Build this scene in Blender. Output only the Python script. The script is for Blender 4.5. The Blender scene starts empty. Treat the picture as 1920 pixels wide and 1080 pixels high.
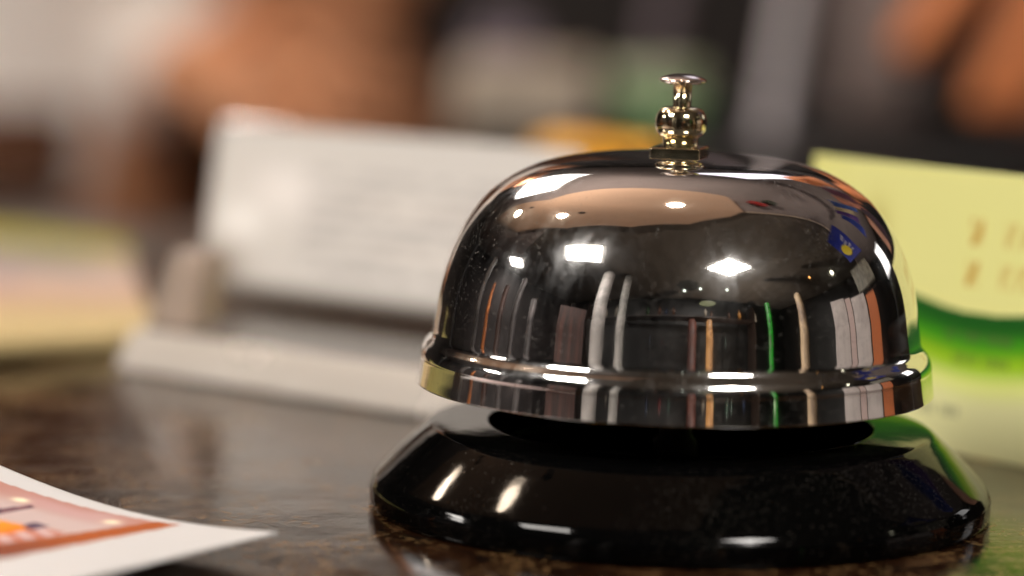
import bpy, bmesh, math, random
from mathutils import Vector, Matrix, Euler, noise
PI = math.pi
R = math.radians
scene = bpy.context.scene
COL = scene.collection

# ------------------------------------------------------------------ camera
cam_d = bpy.data.cameras.new('camera')
cam = bpy.data.objects.new('camera', cam_d); COL.objects.link(cam)
scene.camera = cam
F_PX = 5719.0
cam_d.sensor_width = 36.0
cam_d.lens = F_PX * 36.0 / 1920.0
cam_d.clip_start = 0.01; cam_d.clip_end = 60.0
CAM = Vector((0.0, -0.420, 0.0815))
YAW, PITCH, ROLL = 0.0553, R(7.0), R(1.15)
Mc = Matrix.Rotation(YAW, 4, 'Z') @ Matrix.Rotation(PI/2 - PITCH, 4, 'X') @ Matrix.Rotation(ROLL, 4, 'Z')
cam.matrix_world = Matrix.Translation(CAM) @ Mc
cam_d.dof.use_dof = True
cam_d.dof.focus_distance = 0.409
cam_d.dof.aperture_fstop = cam_d.lens / 15.0
cam_d.dof.aperture_blades = 0

def ray(px, py):
    v = Vector(((px - 960) / F_PX, (540 - py) / F_PX, -1.0))
    return (Mc.to_3x3() @ v).normalized()
def at_y(px, py, Y):
    d = ray(px, py); return CAM + d * ((Y - CAM.y) / d.y)
def at_z(px, py, Z=0.0):
    d = ray(px, py); return CAM + d * ((Z - CAM.z) / d.z)

# ---- bell profile (mm) ----
BELL_Z = 16.4
dome_out = [(35.2,0.0),(35.25,2.4),(35.2,4.7),(34.95,5.6),(34.4,6.4),(33.95,7.0),(33.72,7.8),(33.55,8.8),(33.38,10.2),(32.95,13.3),(32.15,16.7),(30.85,20.2),(29.3,23.0),(27.0,26.0),(24.7,27.95),(21.6,29.8),(18.1,31.15),(13.3,32.05),(7.4,32.5),(0.0,32.6)]

# ------------------------------------------------------------------ world, exposure
world = bpy.data.worlds.new('World'); scene.world = world; world.use_nodes = True
bg = world.node_tree.nodes['Background']
bg.inputs['Color'].default_value = (0.9, 0.8, 0.75, 1); bg.inputs['Strength'].default_value = 0.03
scene.view_settings.view_transform = 'Standard'; scene.view_settings.look = 'None'
scene.view_settings.exposure = 0.0; scene.view_settings.gamma = 1.0
scene.view_settings.use_curve_mapping = False
scene.render.engine = 'CYCLES'
cy = scene.cycles
cy.use_denoising = True
cy.max_bounces = 10; cy.glossy_bounces = 6; cy.transmission_bounces = 8; cy.diffuse_bounces = 3
cy.caustics_reflective = False; cy.caustics_refractive = False
cy.sample_clamp_indirect = 12.0
LAMP = 46.0          # radiance of the ceiling light panels
CEIL = 1.5           # ceiling height above the counter top

# ------------------------------------------------------------------ helpers
def s2l(c):
    return tuple((x/12.92 if x <= 0.04045 else ((x+0.055)/1.055)**2.4) for x in c)
def rgb(r, g, b):
    return s2l((r/255, g/255, b/255))
def tag(o, label=None, cat=None, group=None, kind=None):
    if label: o['label'] = label
    if cat: o['category'] = cat
    if group: o['group'] = group
    if kind: o['kind'] = kind
    return o
def empty(name, loc=(0, 0, 0), rz=0.0):
    o = bpy.data.objects.new(name, None); COL.objects.link(o)
    o.location = loc; o.rotation_euler = (0, 0, rz); o.empty_display_size = 0.02
    return o
def link(name, me, mat=None, parent=None):
    o = bpy.data.objects.new(name, me); COL.objects.link(o)
    if mat is not None: me.materials.append(mat)
    if parent is not None:
        o.parent = parent
        bpy.context.view_layer.update()
        o.matrix_parent_inverse = parent.matrix_world.inverted()
    return o
def mesh(name, V, F, mat=None, parent=None, smooth=False, bevel=0.0, segs=2):
    me = bpy.data.meshes.new(name); me.from_pydata([tuple(v) for v in V], [], F); me.update()
    bm = bmesh.new(); bm.from_mesh(me); bmesh.ops.recalc_face_normals(bm, faces=bm.faces); bm.to_mesh(me); bm.free()
    if smooth:
        for p in me.polygons: p.use_smooth = True
    o = link(name, me, mat, parent)
    if bevel > 0:
        b = o.modifiers.new('bevel', 'BEVEL'); b.width = bevel; b.segments = segs; b.limit_method = 'ANGLE'; b.angle_limit = R(35)
        for p in me.polygons: p.use_smooth = True
        w = o.modifiers.new('wn', 'WEIGHTED_NORMAL'); w.keep_sharp = True
    return o
def prism(name, base, top, mat, parent=None, bevel=0.0):
    """solid between two polygons with the same number of corners"""
    n = len(base); V = list(base) + list(top)
    F = [tuple(range(n))[::-1], tuple(range(n, 2*n))] + [(i, (i+1) % n, n+(i+1) % n, n+i) for i in range(n)]
    return mesh(name, V, F, mat, parent, bevel=bevel)
def box(name, c, size, mat, parent=None, bevel=0.0, rz=0.0, tilt=0.0):
    c = Vector(c); h = Vector(size)/2
    M = Matrix.Rotation(rz, 3, 'Z') @ Matrix.Rotation(tilt, 3, 'Y')
    P = lambda x, y, z: c + M @ Vector((x*h.x, y*h.y, z*h.z))
    q = [(-1, -1), (1, -1), (1, 1), (-1, 1)]
    return prism(name, [P(x, y, -1) for x, y in q], [P(x, y, 1) for x, y in q], mat, parent, bevel)
def refine(P, k, closed=False):
    Q = []
    for i in range(len(P)-1):
        p0, p1, p2, p3 = P[max(i-1, 0)], P[i], P[i+1], P[min(i+2, len(P)-1)]
        for j in range(k):
            t = j/k
            f = lambda a, b, c, d: 0.5*((2*b)+(-a+c)*t+(2*a-5*b+4*c-d)*t*t+(-a+3*b-3*c+d)*t**3)
            Q.append((f(p0[0], p1[0], p2[0], p3[0]), f(p0[1], p1[1], p2[1], p3[1])))
    Q.append(P[-1]); return Q
def lathe(name, prof, mat, parent=None, n=192, loc=(0, 0, 0), scale=0.001, smooth=True):
    V, rings = [], []
    for r, z in prof:
        if abs(r) < 1e-6:
            rings.append([len(V)]); V.append((loc[0], loc[1], loc[2]+z*scale))
        else:
            rings.append(list(range(len(V), len(V)+n)))
            for j in range(n):
                a = 2*PI*j/n
                V.append((loc[0]+r*scale*math.cos(a), loc[1]+r*scale*math.sin(a), loc[2]+z*scale))
    F = []
    for a, b in zip(rings[:-1], rings[1:]):
        for j in range(n):
            k = (j+1) % n
            if len(a) == 1 and len(b) == 1: continue
            if len(a) == 1: F.append((a[0], b[k], b[j]))
            elif len(b) == 1: F.append((a[j], a[k], b[0]))
            else: F.append((a[j], a[k], b[k], b[j]))
    return mesh(name, V, F, mat, parent, smooth=smooth)
def smoothstep(a, b, x):
    t = min(max((x-a)/(b-a), 0), 1); return t*t*(3-2*t)
def mix(a, b, t): return tuple(x+(y-x)*t for x, y in zip(a, b))
def sheet(name, pos, colf, nu, nv, mat, parent=None, thick=0.0003):
    """printed sheet: pos(u,v)->point, colf(u,v)->linear colour, real thickness"""
    V, C = [], []
    for j in range(nv+1):
        for i in range(nu+1):
            V.append(Vector(pos(i/nu, j/nv))); C.append(colf(i/nu, j/nv))
    F = [(j*(nu+1)+i, j*(nu+1)+i+1, (j+1)*(nu+1)+i+1, (j+1)*(nu+1)+i) for j in range(nv) for i in range(nu)]
    me = bpy.data.meshes.new(name); me.from_pydata([tuple(v) for v in V], [], F); me.update()
    ca = me.color_attributes.new('print', 'FLOAT_COLOR', 'POINT')
    for i, c in enumerate(C): ca.data[i].color = (c[0], c[1], c[2], 1)
    for p in me.polygons: p.use_smooth = True
    o = link(name, me, mat, parent)
    s = o.modifiers.new('solid', 'SOLIDIFY'); s.thickness = thick; s.offset = -1
    return o

# ------------------------------------------------------------------ materials
def mat(name, col=(0.5, 0.5, 0.5), rough=0.5, metal=0.0, ior=1.5, trans=0.0, emit=None, estr=0.0, coat=0.0):
    m = bpy.data.materials.new(name); m.use_nodes = True
    b = m.node_tree.nodes['Principled BSDF']
    b.inputs['Base Color'].default_value = (*col, 1); b.inputs['Roughness'].default_value = rough
    b.inputs['Metallic'].default_value = metal; b.inputs['IOR'].default_value = ior
    b.inputs['Transmission Weight'].default_value = trans; b.inputs['Coat Weight'].default_value = coat
    if emit is not None:
        b.inputs['Emission Color'].default_value = (*emit, 1); b.inputs['Emission Strength'].default_value = estr
    return m
class G:
    def __init__(s, m): s.m = m; s.t = m.node_tree; s.b = s.t.nodes['Principled BSDF']; s.out = s.t.nodes['Material Output']
    def n(s, typ, **kw):
        nd = s.t.nodes.new(typ)
        for k, v in kw.items():
            if k in nd.inputs.keys() if hasattr(nd.inputs, 'keys') else False: nd.inputs[k].default_value = v
            else: setattr(nd, k, v)
        return nd
    def l(s, a, b): s.t.links.new(a, b)
    def coord(s, scale=(1, 1, 1), rot=(0, 0, 0)):
        tc = s.n('ShaderNodeTexCoord'); mp = s.n('ShaderNodeMapping')
        mp.inputs['Scale'].default_value = scale; mp.inputs['Rotation'].default_value = rot
        s.l(tc.outputs['Object'], mp.inputs['Vector']); return mp.outputs['Vector']
    def noise(s, vec, scale, detail=4, rough=0.5, dist=0.0):
        nd = s.n('ShaderNodeTexNoise'); nd.inputs['Scale'].default_value = scale; nd.inputs['Detail'].default_value = detail
        nd.inputs['Roughness'].default_value = rough; nd.inputs['Distortion'].default_value = dist
        s.l(vec, nd.inputs['Vector']); return nd.outputs['Fac']
    def ramp(s, fac, stops):
        nd = s.n('ShaderNodeValToRGB'); e = nd.color_ramp.elements
        while len(e) < len(stops): e.new(0.5)
        for x, (p, c) in zip(e, stops):
            x.position = p; x.color = (*c, 1) if not isinstance(c, (int, float)) else (c, c, c, 1)
        s.l(fac, nd.inputs['Fac']); return nd.outputs['Color']
    def math(s, op, a, b):
        nd = s.n('ShaderNodeMath', operation=op)
        for i, x in enumerate((a, b)):
            if isinstance(x, (int, float)): nd.inputs[i].default_value = x
            else: s.l(x, nd.inputs[i])
        return nd.outputs[0]
    def mixc(s, fac, a, b):
        nd = s.n('ShaderNodeMix', data_type='RGBA')
        for sock, x in ((nd.inputs[0], fac), (nd.inputs[6], a), (nd.inputs[7], b)):
            if isinstance(x, tuple): sock.default_value = (*x, 1)
            elif isinstance(x, (int, float)): sock.default_value = x
            else: s.l(x, sock)
        return nd.outputs[2]
    def bump(s, h, strength, dist):
        nd = s.n('ShaderNodeBump'); nd.inputs['Strength'].default_value = strength; nd.inputs['Distance'].default_value = dist
        s.l(h, nd.inputs['Height']); s.l(nd.outputs['Normal'], s.b.inputs['Normal']); return nd

def dust(g, vec, amount=0.5, scale=5200, lo=0.70, hi=0.78, upward=True, patch=220):
    """tiny pale dust grains resting on a surface: returns a 0..1 mask"""
    v = g.n('ShaderNodeTexVoronoi'); v.inputs['Scale'].default_value = scale; g.l(vec, v.inputs['Vector'])
    grain = g.ramp(v.outputs['Distance'], [(0.10, 1.0), (0.32, 0.0)])
    sep = g.n('ShaderNodeSeparateColor'); g.l(v.outputs['Color'], sep.inputs[0])
    pick = g.ramp(sep.outputs[0], [(lo, 0.0), (hi, 1.0)])
    pt = g.ramp(g.noise(vec, patch, 3), [(0.40, 0.0), (0.65, 1.0)])
    m = g.math('MULTIPLY', grain, pick); m = g.math('MULTIPLY', m, pt)
    return g.math('MULTIPLY', m, amount)

# mirror chrome with fine wipe marks and dust
M_chrome = mat('chrome', (0.80, 0.78, 0.765), 0.02, 1.0)
g = G(M_chrome); v = g.coord()
vs = g.coord((1.0, 1.0, 0.30), (0.5, 0.45, 0.0))
sm = g.ramp(g.noise(vs, 420, 6, 0.7), [(0.45, 0.0), (0.8, 1.0)])
sm2 = g.ramp(g.noise(v, 60, 3), [(0.4, 0.15), (0.7, 1.0)])
haze = g.math('MULTIPLY', sm, sm2)
for rot_ in ((0.3, 0.9, 0.2), (1.1, -0.4, 0.9), (-0.5, 0.2, 2.0)):
    scr = g.ramp(g.noise(g.coord((1.0, 1.0, 0.02), rot_), 2300, 2, 0.4), [(0.68, 0.0), (0.74, 1.0)])
    haze = g.math('ADD', haze, g.math('MULTIPLY', g.math('MULTIPLY', scr, sm2), 0.45))
g.l(g.math('ADD', g.math('MULTIPLY', haze, 0.05), 0.040), g.b.inputs['Roughness'])
g.bump(g.noise(v, 70, 3), 0.07, 0.0004)
gl = g.n('ShaderNodeBsdfAnisotropic'); gl.inputs['Roughness'].default_value = 0.24; gl.inputs['Color'].default_value = (0.8, 0.8, 0.8, 1)
ms = g.n('ShaderNodeMixShader'); g.l(g.math('ADD', g.math('MULTIPLY', haze, 0.34), 0.008), ms.inputs[0])
g.l(g.b.outputs[0], ms.inputs[1]); g.l(gl.outputs[0], ms.inputs[2])
df = g.n('ShaderNodeBsdfDiffuse'); df.inputs['Color'].default_value = (0.5, 0.46, 0.42, 1)
md = g.n('ShaderNodeMixShader'); g.l(g.math('ADD', dust(g, v, 0.35, 1900, 0.86, 0.90, patch=70), dust(g, v, 0.55, 3200, 0.70, 0.80, patch=160)), md.inputs[0])
g.l(ms.outputs[0], md.inputs[1]); g.l(df.outputs[0], md.inputs[2]); g.l(md.outputs[0], g.out.inputs['Surface'])

M_brass = mat('nickel_brass', (0.80, 0.70, 0.48), 0.07, 1.0)
g = G(M_brass); v = g.coord(); g.l(g.math('ADD', g.math('MULTIPLY', g.noise(v, 900, 4), 0.14), 0.03), g.b.inputs['Roughness'])
g.bump(g.noise(v, 1400, 3), 0.05, 0.0001)

M_black = mat('black_enamel', (0.001, 0.001, 0.001), 0.06, ior=1.25)
g = G(M_black); v = g.coord()
dm = g.math('ADD', dust(g, v, 0.30, 1700, 0.80, 0.86, patch=60), dust(g, v, 0.5, 3300, 0.55, 0.7, patch=45))
g.l(g.mixc(dm, (0.001, 0.001, 0.001), (0.13, 0.115, 0.10)), g.b.inputs['Base Color'])
g.l(g.math('ADD', g.math('MULTIPLY', dm, 0.5), g.math('ADD', g.math('MULTIPLY', g.noise(v, 200, 5), 0.06), 0.03)), g.b.inputs['Roughness'])
g.bump(g.noise(v, 150, 2), 0.08, 0.0006)

M_counter = mat('polished_stone', (0.03, 0.02, 0.015), 0.1, ior=1.33)
g = G(M_counter); v = g.coord()
n1 = g.noise(v, 22, 5, 0.6, 0.5); n2 = g.noise(v, 120, 6, 0.7, 0.8); n3 = g.noise(v, 420, 5, 0.75)
c = g.ramp(n1, [(0.35, (0.005, 0.002, 0.001)), (0.55, (0.018, 0.007, 0.003)), (0.70, (0.05, 0.020, 0.008))])
c = g.mixc(g.ramp(n2, [(0.52, 0.0), (0.64, 0.85)]), c, (0.075, 0.040, 0.018))
c = g.mixc(g.ramp(n2, [(0.36, 0.95), (0.46, 0.0)]), c, (0.004, 0.003, 0.0025))
vo = g.n('ShaderNodeTexVoronoi'); vo.inputs['Scale'].default_value = 1300; g.l(v, vo.inputs['Vector'])
se = g.n('ShaderNodeSeparateColor'); g.l(vo.outputs['Color'], se.inputs[0])
fl = g.math('MULTIPLY', g.ramp(se.outputs[0], [(0.80, 0.0), (0.86, 1.0)]), g.ramp(g.noise(v, 60, 4, 0.6, 0.5), [(0.46, 0.0), (0.66, 1.0)]))
c = g.mixc(fl, c, (0.34, 0.20, 0.08))
g.l(c, g.b.inputs['Base Color']); g.l(g.math('MULTIPLY', fl, 0.8), g.b.inputs['Metallic'])
g.l(g.math('ADD', g.math('MULTIPLY', g.ramp(n2, [(0.4, 0.0), (0.65, 1.0)]), 0.07), g.math('ADD', g.math('MULTIPLY', fl, 0.25), 0.045)), g.b.inputs['Roughness'])
hh = g.math('ADD', g.math('MULTIPLY', n3, 0.12), g.math('MULTIPLY', n2, 0.6))
hh = g.math('ADD', hh, g.math('MULTIPLY', g.noise(v, 36, 4, 0.5, 0.5), 1.6))
g.bump(hh, 0.22, 0.0006)

def printed(name, rough=0.45, spec=0.5):
    m = mat(name, rough=rough); g = G(m)
    a = g.n('ShaderNodeVertexColor'); a.layer_name = 'print'
    g.l(a.outputs['Color'], g.b.inputs['Base Color']); return m
M_card = printed('printed_card', 0.5)
M_photo = printed('glossy_print', 0.3)
M_photo.node_tree.nodes['Principled BSDF'].inputs['IOR'].default_value = 1.2
M_acryl = mat('clear_acrylic', (0.96, 0.95, 0.92), 0.02, ior=1.49, trans=1.0)
M_highlight = mat('frosted_highlight', (0.90, 0.82, 0.74), 0.14, ior=1.49, trans=0.5)
g = G(M_highlight); v = g.coord(); g.l(g.ramp(g.noise(v, 40, 3), [(0.4, 0.05), (0.65, 0.35)]), g.b.inputs['Roughness']); g.bump(g.noise(v, 28, 2), 0.20, 0.003)
def cloth(name, col, s=900, amt=0.35):
    m = mat(name, col, 0.85); g = G(m); v = g.coord()
    n = g.noise(v, 9, 4); g.l(g.mixc(g.ramp(n, [(0.3, 0.0), (0.7, 1.0)]), tuple(x*(1-amt) for x in col), tuple(min(1, x*(1+amt)) for x in col)), g.b.inputs['Base Color'])
    g.bump(g.noise(v, s, 2), 0.3, 0.0005); return m
def rough_mat(name, col, rough=0.6, sc=8, amt=0.3, stretch=(1, 1, 1)):
    m = mat(name, col, rough); g = G(m); v = g.coord(stretch)
    n = g.noise(v, sc, 6, 0.6)
    g.l(g.mixc(g.ramp(n, [(0.3, 0.0), (0.7, 1.0)]), tuple(x*(1-amt) for x in col), tuple(min(1, x*(1+amt)) for x in col)), g.b.inputs['Base Color'])
    return m
M_skin = rough_mat('skin', (0.66, 0.30, 0.15), 0.5, 30, 0.12)
M_skin2 = rough_mat('skin_tan', (0.72, 0.24, 0.085), 0.5, 30, 0.12)
M_hair = rough_mat('dark_hair', (0.015, 0.01, 0.008), 0.5, 60, 0.3)
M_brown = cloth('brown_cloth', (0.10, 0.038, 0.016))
M_white_cl = cloth('white_cloth', (0.86, 0.80, 0.75), amt=0.06)
M_dark_cl = cloth('black_cloth', (0.006, 0.0055, 0.006))
M_char = cloth('charcoal_cloth', (0.012, 0.010, 0.011))
def lamp_mat(name, col, s): return mat(name, (0.01, 0.01, 0.01), 0.5, emit=col, estr=s)
M_lamp = lamp_mat('lit_panel', (1.0, 0.94, 0.875), LAMP)
M_lamp_b = lamp_mat('lit_panel_bright', (1.0, 0.95, 0.89), LAMP*1.5)
M_spot = lamp_mat('lit_spot', (1.0, 0.80, 0.60), LAMP*1.7)
M_frame = mat('white_trim', (0.6, 0.56, 0.52), 0.5)

# ------------------------------------------------------------------ setting
mesh_floor = prism('floor', [(-4, -3.2, -1.06), (4, -3.2, -1.06), (4, 3.4, -1.06), (-4, 3.4, -1.06)], [(-4, -3.2, -1.0), (4, -3.2, -1.0), (4, 3.4, -1.0), (-4, 3.4, -1.0)], rough_mat('floor_tiles', (0.03, 0.02, 0.015), 0.5, 3, 0.3))
tag(mesh_floor, kind='structure')
# ceiling: painted part behind the counter, boarded part over the customer side
M_ceil = rough_mat('ceiling_paint', (0.30, 0.26, 0.26), 0.9, 2, 0.12)
M_board = rough_mat('ceiling_boards', (0.13, 0.112, 0.095), 0.6, 1.5, 0.22, (3, 0.8, 1))
EL = [(-4, 0.10), (0.44, 0.27), (1.2, 0.56), (2.3, 0.92), (4, 1.30)]
def strip(name, front, back, z0, z1, m):
    o = prism(name, [(x, y, z0) for x, y in front] + [(x, y, z0) for x, y in back], [(x, y, z1) for x, y in front] + [(x, y, z1) for x, y in back], m)
    return o
tag(strip('ceiling', EL, [(4, 3.4), (-4, 3.4)], CEIL, CEIL+0.05, M_ceil), kind='structure')
tag(strip('boarded_ceiling', [(-4, -3.2), (4, -3.2)], EL[::-1], CEIL+0.01, CEIL+0.06, M_board), kind='structure')
tr = [(x, y-0.03) for x, y in EL[1:]] + [(x, y+0.01) for x, y in EL[1:]][::-1]
tag(prism('ceiling_trim', [(x, y, CEIL-0.05) for x, y in tr], [(x, y, CEIL-0.002) for x, y in tr], mat('cream_trim', (0.75, 0.62, 0.5), 0.5)), kind='structure')
SOF = [(-2.2, 2.1), (-1.9, 0.75), (-1.15, -0.05), (-0.45, -0.42), (0.1, -0.38), (0.40, 0.0), (0.44, 0.28), (0.28, 0.62), (-0.25, 0.84), (-0.9, 1.05), (-1.55, 1.6)]
tag(prism('ceiling_soffit', [(x, y, CEIL-0.09) for x, y in SOF], [(x, y, CEIL-0.004) for x, y in SOF], rough_mat('tan_soffit', (0.68, 0.46, 0.33), 0.7, 2, 0.08), bevel=0.01), kind='structure')
# walls
M_wall = rough_mat('dark_wall', (0.0035, 0.003, 0.0028), 0.5, 2, 0.6)
tag(box('wall_behind_customers', (0, -3.2, 0.25), (8, 0.1, 2.5), M_wall), kind='structure')
tag(box('wall_behind_staff', (0, 3.4, 0.25), (8, 0.1, 2.5), rough_mat('brown_wall', (0.022, 0.016, 0.013), 0.7, 2, 0.3)), kind='structure')
tag(box('wall_left', (-4, 0, 0.25), (0.1, 6.4, 2.5), rough_mat('grey_wall', (0.025, 0.020, 0.020), 0.7, 2, 0.3)), kind='structure')
tag(box('wall_right', (4, 0, 0.25), (0.1, 6.4, 2.5), M_wall), kind='structure')

# counter with a rounded front edge
ct = box('reception_counter', (0.15, 0.085, -0.02), (2.3, 0.57, 0.04), M_counter, bevel=0.006)
tag(ct, 'dark brown speckled polished stone counter under the bell', 'counter')
box('front_panel', (0.15, -0.10, -0.52), (2.2, 0.04, 0.955), mat('counter_wood', (0.03, 0.018, 0.01), 0.4), ct)

# ------------------------------------------------------------------ the bell
B = empty('call_bell'); tag(B, 'shiny chrome service bell with round dome on black base', 'bell')
base_p = [(0, 0.3), (41.2, 0.3), (41.6, 0.0), (42.3, 0.15), (42.55, 0.7), (42.6, 2.3), (42.5, 2.85), (42.28, 3.35), (41.98, 3.95), (41.65, 4.4), (40.9, 5.2), (39.0, 7.12), (37.0, 9.05), (35.9, 10.05), (35.1, 10.75), (34.3, 11.3), (33.2, 11.5), (31.0, 11.58), (28.2, 11.6), (26.75, 11.6), (26.55, 11.55), (26.45, 11.4), (26.2, 8.2), (25.6, 6.8), (20, 6.2), (6, 6), (0, 6)]
base_q = [(r*1.013, z) for r, z in base_p[:2] + refine(base_p[2:], 5)]
base = lathe('base', [(r, z) for r, z in base_q], M_black, B, 256)
base.data.transform(Matrix.Translation((0.0006, 0, 0)))
lathe('striker_post', [(0, 5.9), (3.0, 5.9), (3.0, 9), (2.2, 10), (2.2, 47.2), (0, 47.2)], mat('dark_iron', (0.03, 0.03, 0.03), 0.6, 0.6), B, 48)
dome_in = [(r-0.9 if r > 1 else 0, z-0.9) for r, z in dome_out[9:]][::-1]
prof = [(34.6, 0.25), (35.2, 0.0)]
dome_out2 = [(35.85, 0.45), (35.62, 2.0), (35.42, 3.7), (35.38, 4.3), (35.2, 5.05), (34.85, 5.75), (34.4, 6.3), (34.02, 6.8), (33.8, 7.4), (33.66, 8.3)] + dome_out[8:]
outer = refine(dome_out2, 8)
inner = dome_in + [(32.6, 8.5), (33.2, 6.4), (34.3, 4.4), (34.75, 0.6)]
tilt = Matrix.Translation(Vector((-0.00025, 0, 0.00015))) @ Matrix.Translation((0, 0, 0.049)) @ Matrix.Rotation(R(0.3), 4, 'Y') @ Matrix.Translation((0, 0, -0.049))
full = [(r, z+BELL_Z) for r, z in ([(34.75, 0.55), (35.5, 0.36), (35.75, 0.37)] + outer)]
dome = lathe('dome', full, M_chrome, B, 288)
din = lathe('dome_lining', [(r, z+BELL_Z) for r, z in inner], mat('dull_steel', (0.02, 0.02, 0.02), 0.7, 0.0), B, 96)
for o in (dome, din):
    o.data.transform(tilt)
# square nut, ball collar, plunger
Z0 = BELL_Z + 32.5
s = 3.5
q = [(-s, -s), (s, -s), (s, s), (-s, s)]
Mn = Matrix.Rotation(R(-10), 3, 'Z')
nut = prism('square_nut', [(Mn @ Vector((x, y, Z0-0.3)))*0.001 for x, y in q], [(Mn @ Vector((x, y, Z0+1.2)))*0.001 for x, y in q], M_brass, B, bevel=0.00022)
col_p = [(2.4, Z0+1.1), (2.42, Z0+2.55), (2.6, Z0+2.62), (3.1, Z0+2.95), (3.42, Z0+3.6), (3.52, Z0+4.4), (3.5, Z0+5.0), (3.25, Z0+5.75), (2.8, Z0+6.35), (2.2, Z0+6.62), (1.45, Z0+6.7)]
collar = lathe('ball_collar', col_p[:2] + refine(col_p[2:], 4), M_brass, B, 64)
plu = lathe('plunger', [(1.28, Z0+6.2), (1.28, Z0+10.2), (0, Z0+10.2)], M_brass, B, 48)
cap_p = [(1.2, Z0+9.85), (1.9, Z0+9.75), (2.8, Z0+9.95), (3.15, Z0+10.15), (3.23, Z0+10.32), (3.1, Z0+10.5), (2.5, Z0+10.8), (1.6, Z0+11.05), (0.8, Z0+11.15), (0, Z0+11.18)]
cap = lathe('push_button', refine(cap_p, 3), mat('button_nickel', (0.78, 0.70, 0.66), 0.16, 1.0), plu, 64)
lean = Matrix.Translation((0.0001, 0, Z0*0.001)) @ Matrix.Rotation(R(1.0), 4, 'Y') @ Matrix.Translation((0, 0, -Z0*0.001))
for o in (collar, plu, cap): o.data.transform(lean)
for o in (nut, collar, plu, cap): o.data.transform(Matrix.Translation((-0.0006, 0, 0)))

# ------------------------------------------------------------------ printed photo in the foreground, curling up off the counter
CR = at_z(521, 997, 0.0035)                      # near corner, lifted a little
E1 = at_z(0, 872, 0.0065) - CR; E2 = at_z(165, 1082, 0.0035) - CR
E1.z = 0; E2.z = 0
LE1 = E1.length; e1 = E1.normalized(); e2 = E2.normalized()
L1, L2 = 0.150, 0.100
def photo_pos(u, v):
    a = u*L1; b = v*L2
    p = CR + e1*a + e2*b
    t = a/LE1
    z = 0.0035 - 0.0012*math.sin(min(t, 1)*PI) + 0.0030*t*t*(1 if t < 1 else 1/t) + 0.0008*math.sin(b*40)*min(t, 1)
    return Vector((p.x, p.y, max(z, 0.0012)))
def blob(u, v, cu, cv, ru, rv):
    return math.exp(-(((u-cu)/ru)**2+((v-cv)/rv)**2))
def quad_in(a, b, pts):
    s_ = 0; n = len(pts)
    for k in range(n):
        (x0, y0), (x1, y1) = pts[k], pts[(k+1) % n]
        c_ = (x1-x0)*(b-y0)-(y1-y0)*(a-x0)
        if c_ != 0:
            if s_ == 0: s_ = 1 if c_ > 0 else -1
            elif (c_ > 0) != (s_ > 0): return False
    return True
def photo_col(u, v):
    W = (0.64, 0.63, 0.63); a, b = u*L1*1000, v*L2*1000
    lo = 14.2+0.06*b
    if a < lo or b < 1.6+0.13*(a-14) or a > 136 or b > 96:
        return mix(W, (0.6, 0.6, 0.62), 0.5) if (abs(a-lo+0.9) < 0.35 and 2 < b < 9) else W
    c = mix((0.48, 0.23, 0.18), (0.58, 0.45, 0.43), smoothstep(6, 12, b+(30-a)*0.12))
    c = mix(c, (0.62, 0.42, 0.45), 0.5*blob(a, b, 30, 7, 9, 2.2))
    c = mix(c, (0.66, 0.50, 0.52), 0.35*blob(a, b, 24, 5, 3, 2))
    for cu_, cv in ((35.2, 8.8), (21.5, 6.7)):
        c = mix(c, (0.95, 0.86, 0.62), min(1, 1.6*blob(a, b, cu_, cv, 0.9, 0.9)))
    if quad_in(a, b, [(33.6, 14.2), (32.9, 9.2), (31.4, 9.9), (31.9, 16), (31.9, 24), (33.6, 24)]): c = (0.10, 0.04, 0.07)
    if quad_in(a, b, [(32.9, 14.5), (32.5, 10.4), (32.2, 10.6), (32.3, 15)]): c = (0.30, 0.12, 0.13)
    if quad_in(a, b, [(29.9, 18.0), (24.6, 16.5), (20.9, 26), (27, 40), (30, 40)]): c = mix((0.80, 0.20, 0.012), (0.86, 0.30, 0.02), smoothstep(24, 29, a))
    if quad_in(a, b, [(24.8, 16.0), (21.0, 15.6), (19.5, 26), (23.0, 40), (25, 40)]): c = mix((0.50, 0.14, 0.07), (0.66, 0.50, 0.50), 0.5+0.5*math.sin(b*1.9+a*0.8))
    if quad_in(a, b, [(26.7, 17.8), (26.9, 15.0), (24.4, 14.9), (24.3, 18.0)]): c = (0.09, 0.055, 0.10)
    if a < lo+3.4+0.10*b: c = mix((0.40, 0.085, 0.008), (0.22, 0.05, 0.02), smoothstep(14, 30, b))
    return c
ph = sheet('photo_print', photo_pos, photo_col, 420, 280, M_photo)
tag(ph, 'white bordered glossy photo print curling up on the counter in the foreground', 'photograph')

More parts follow.
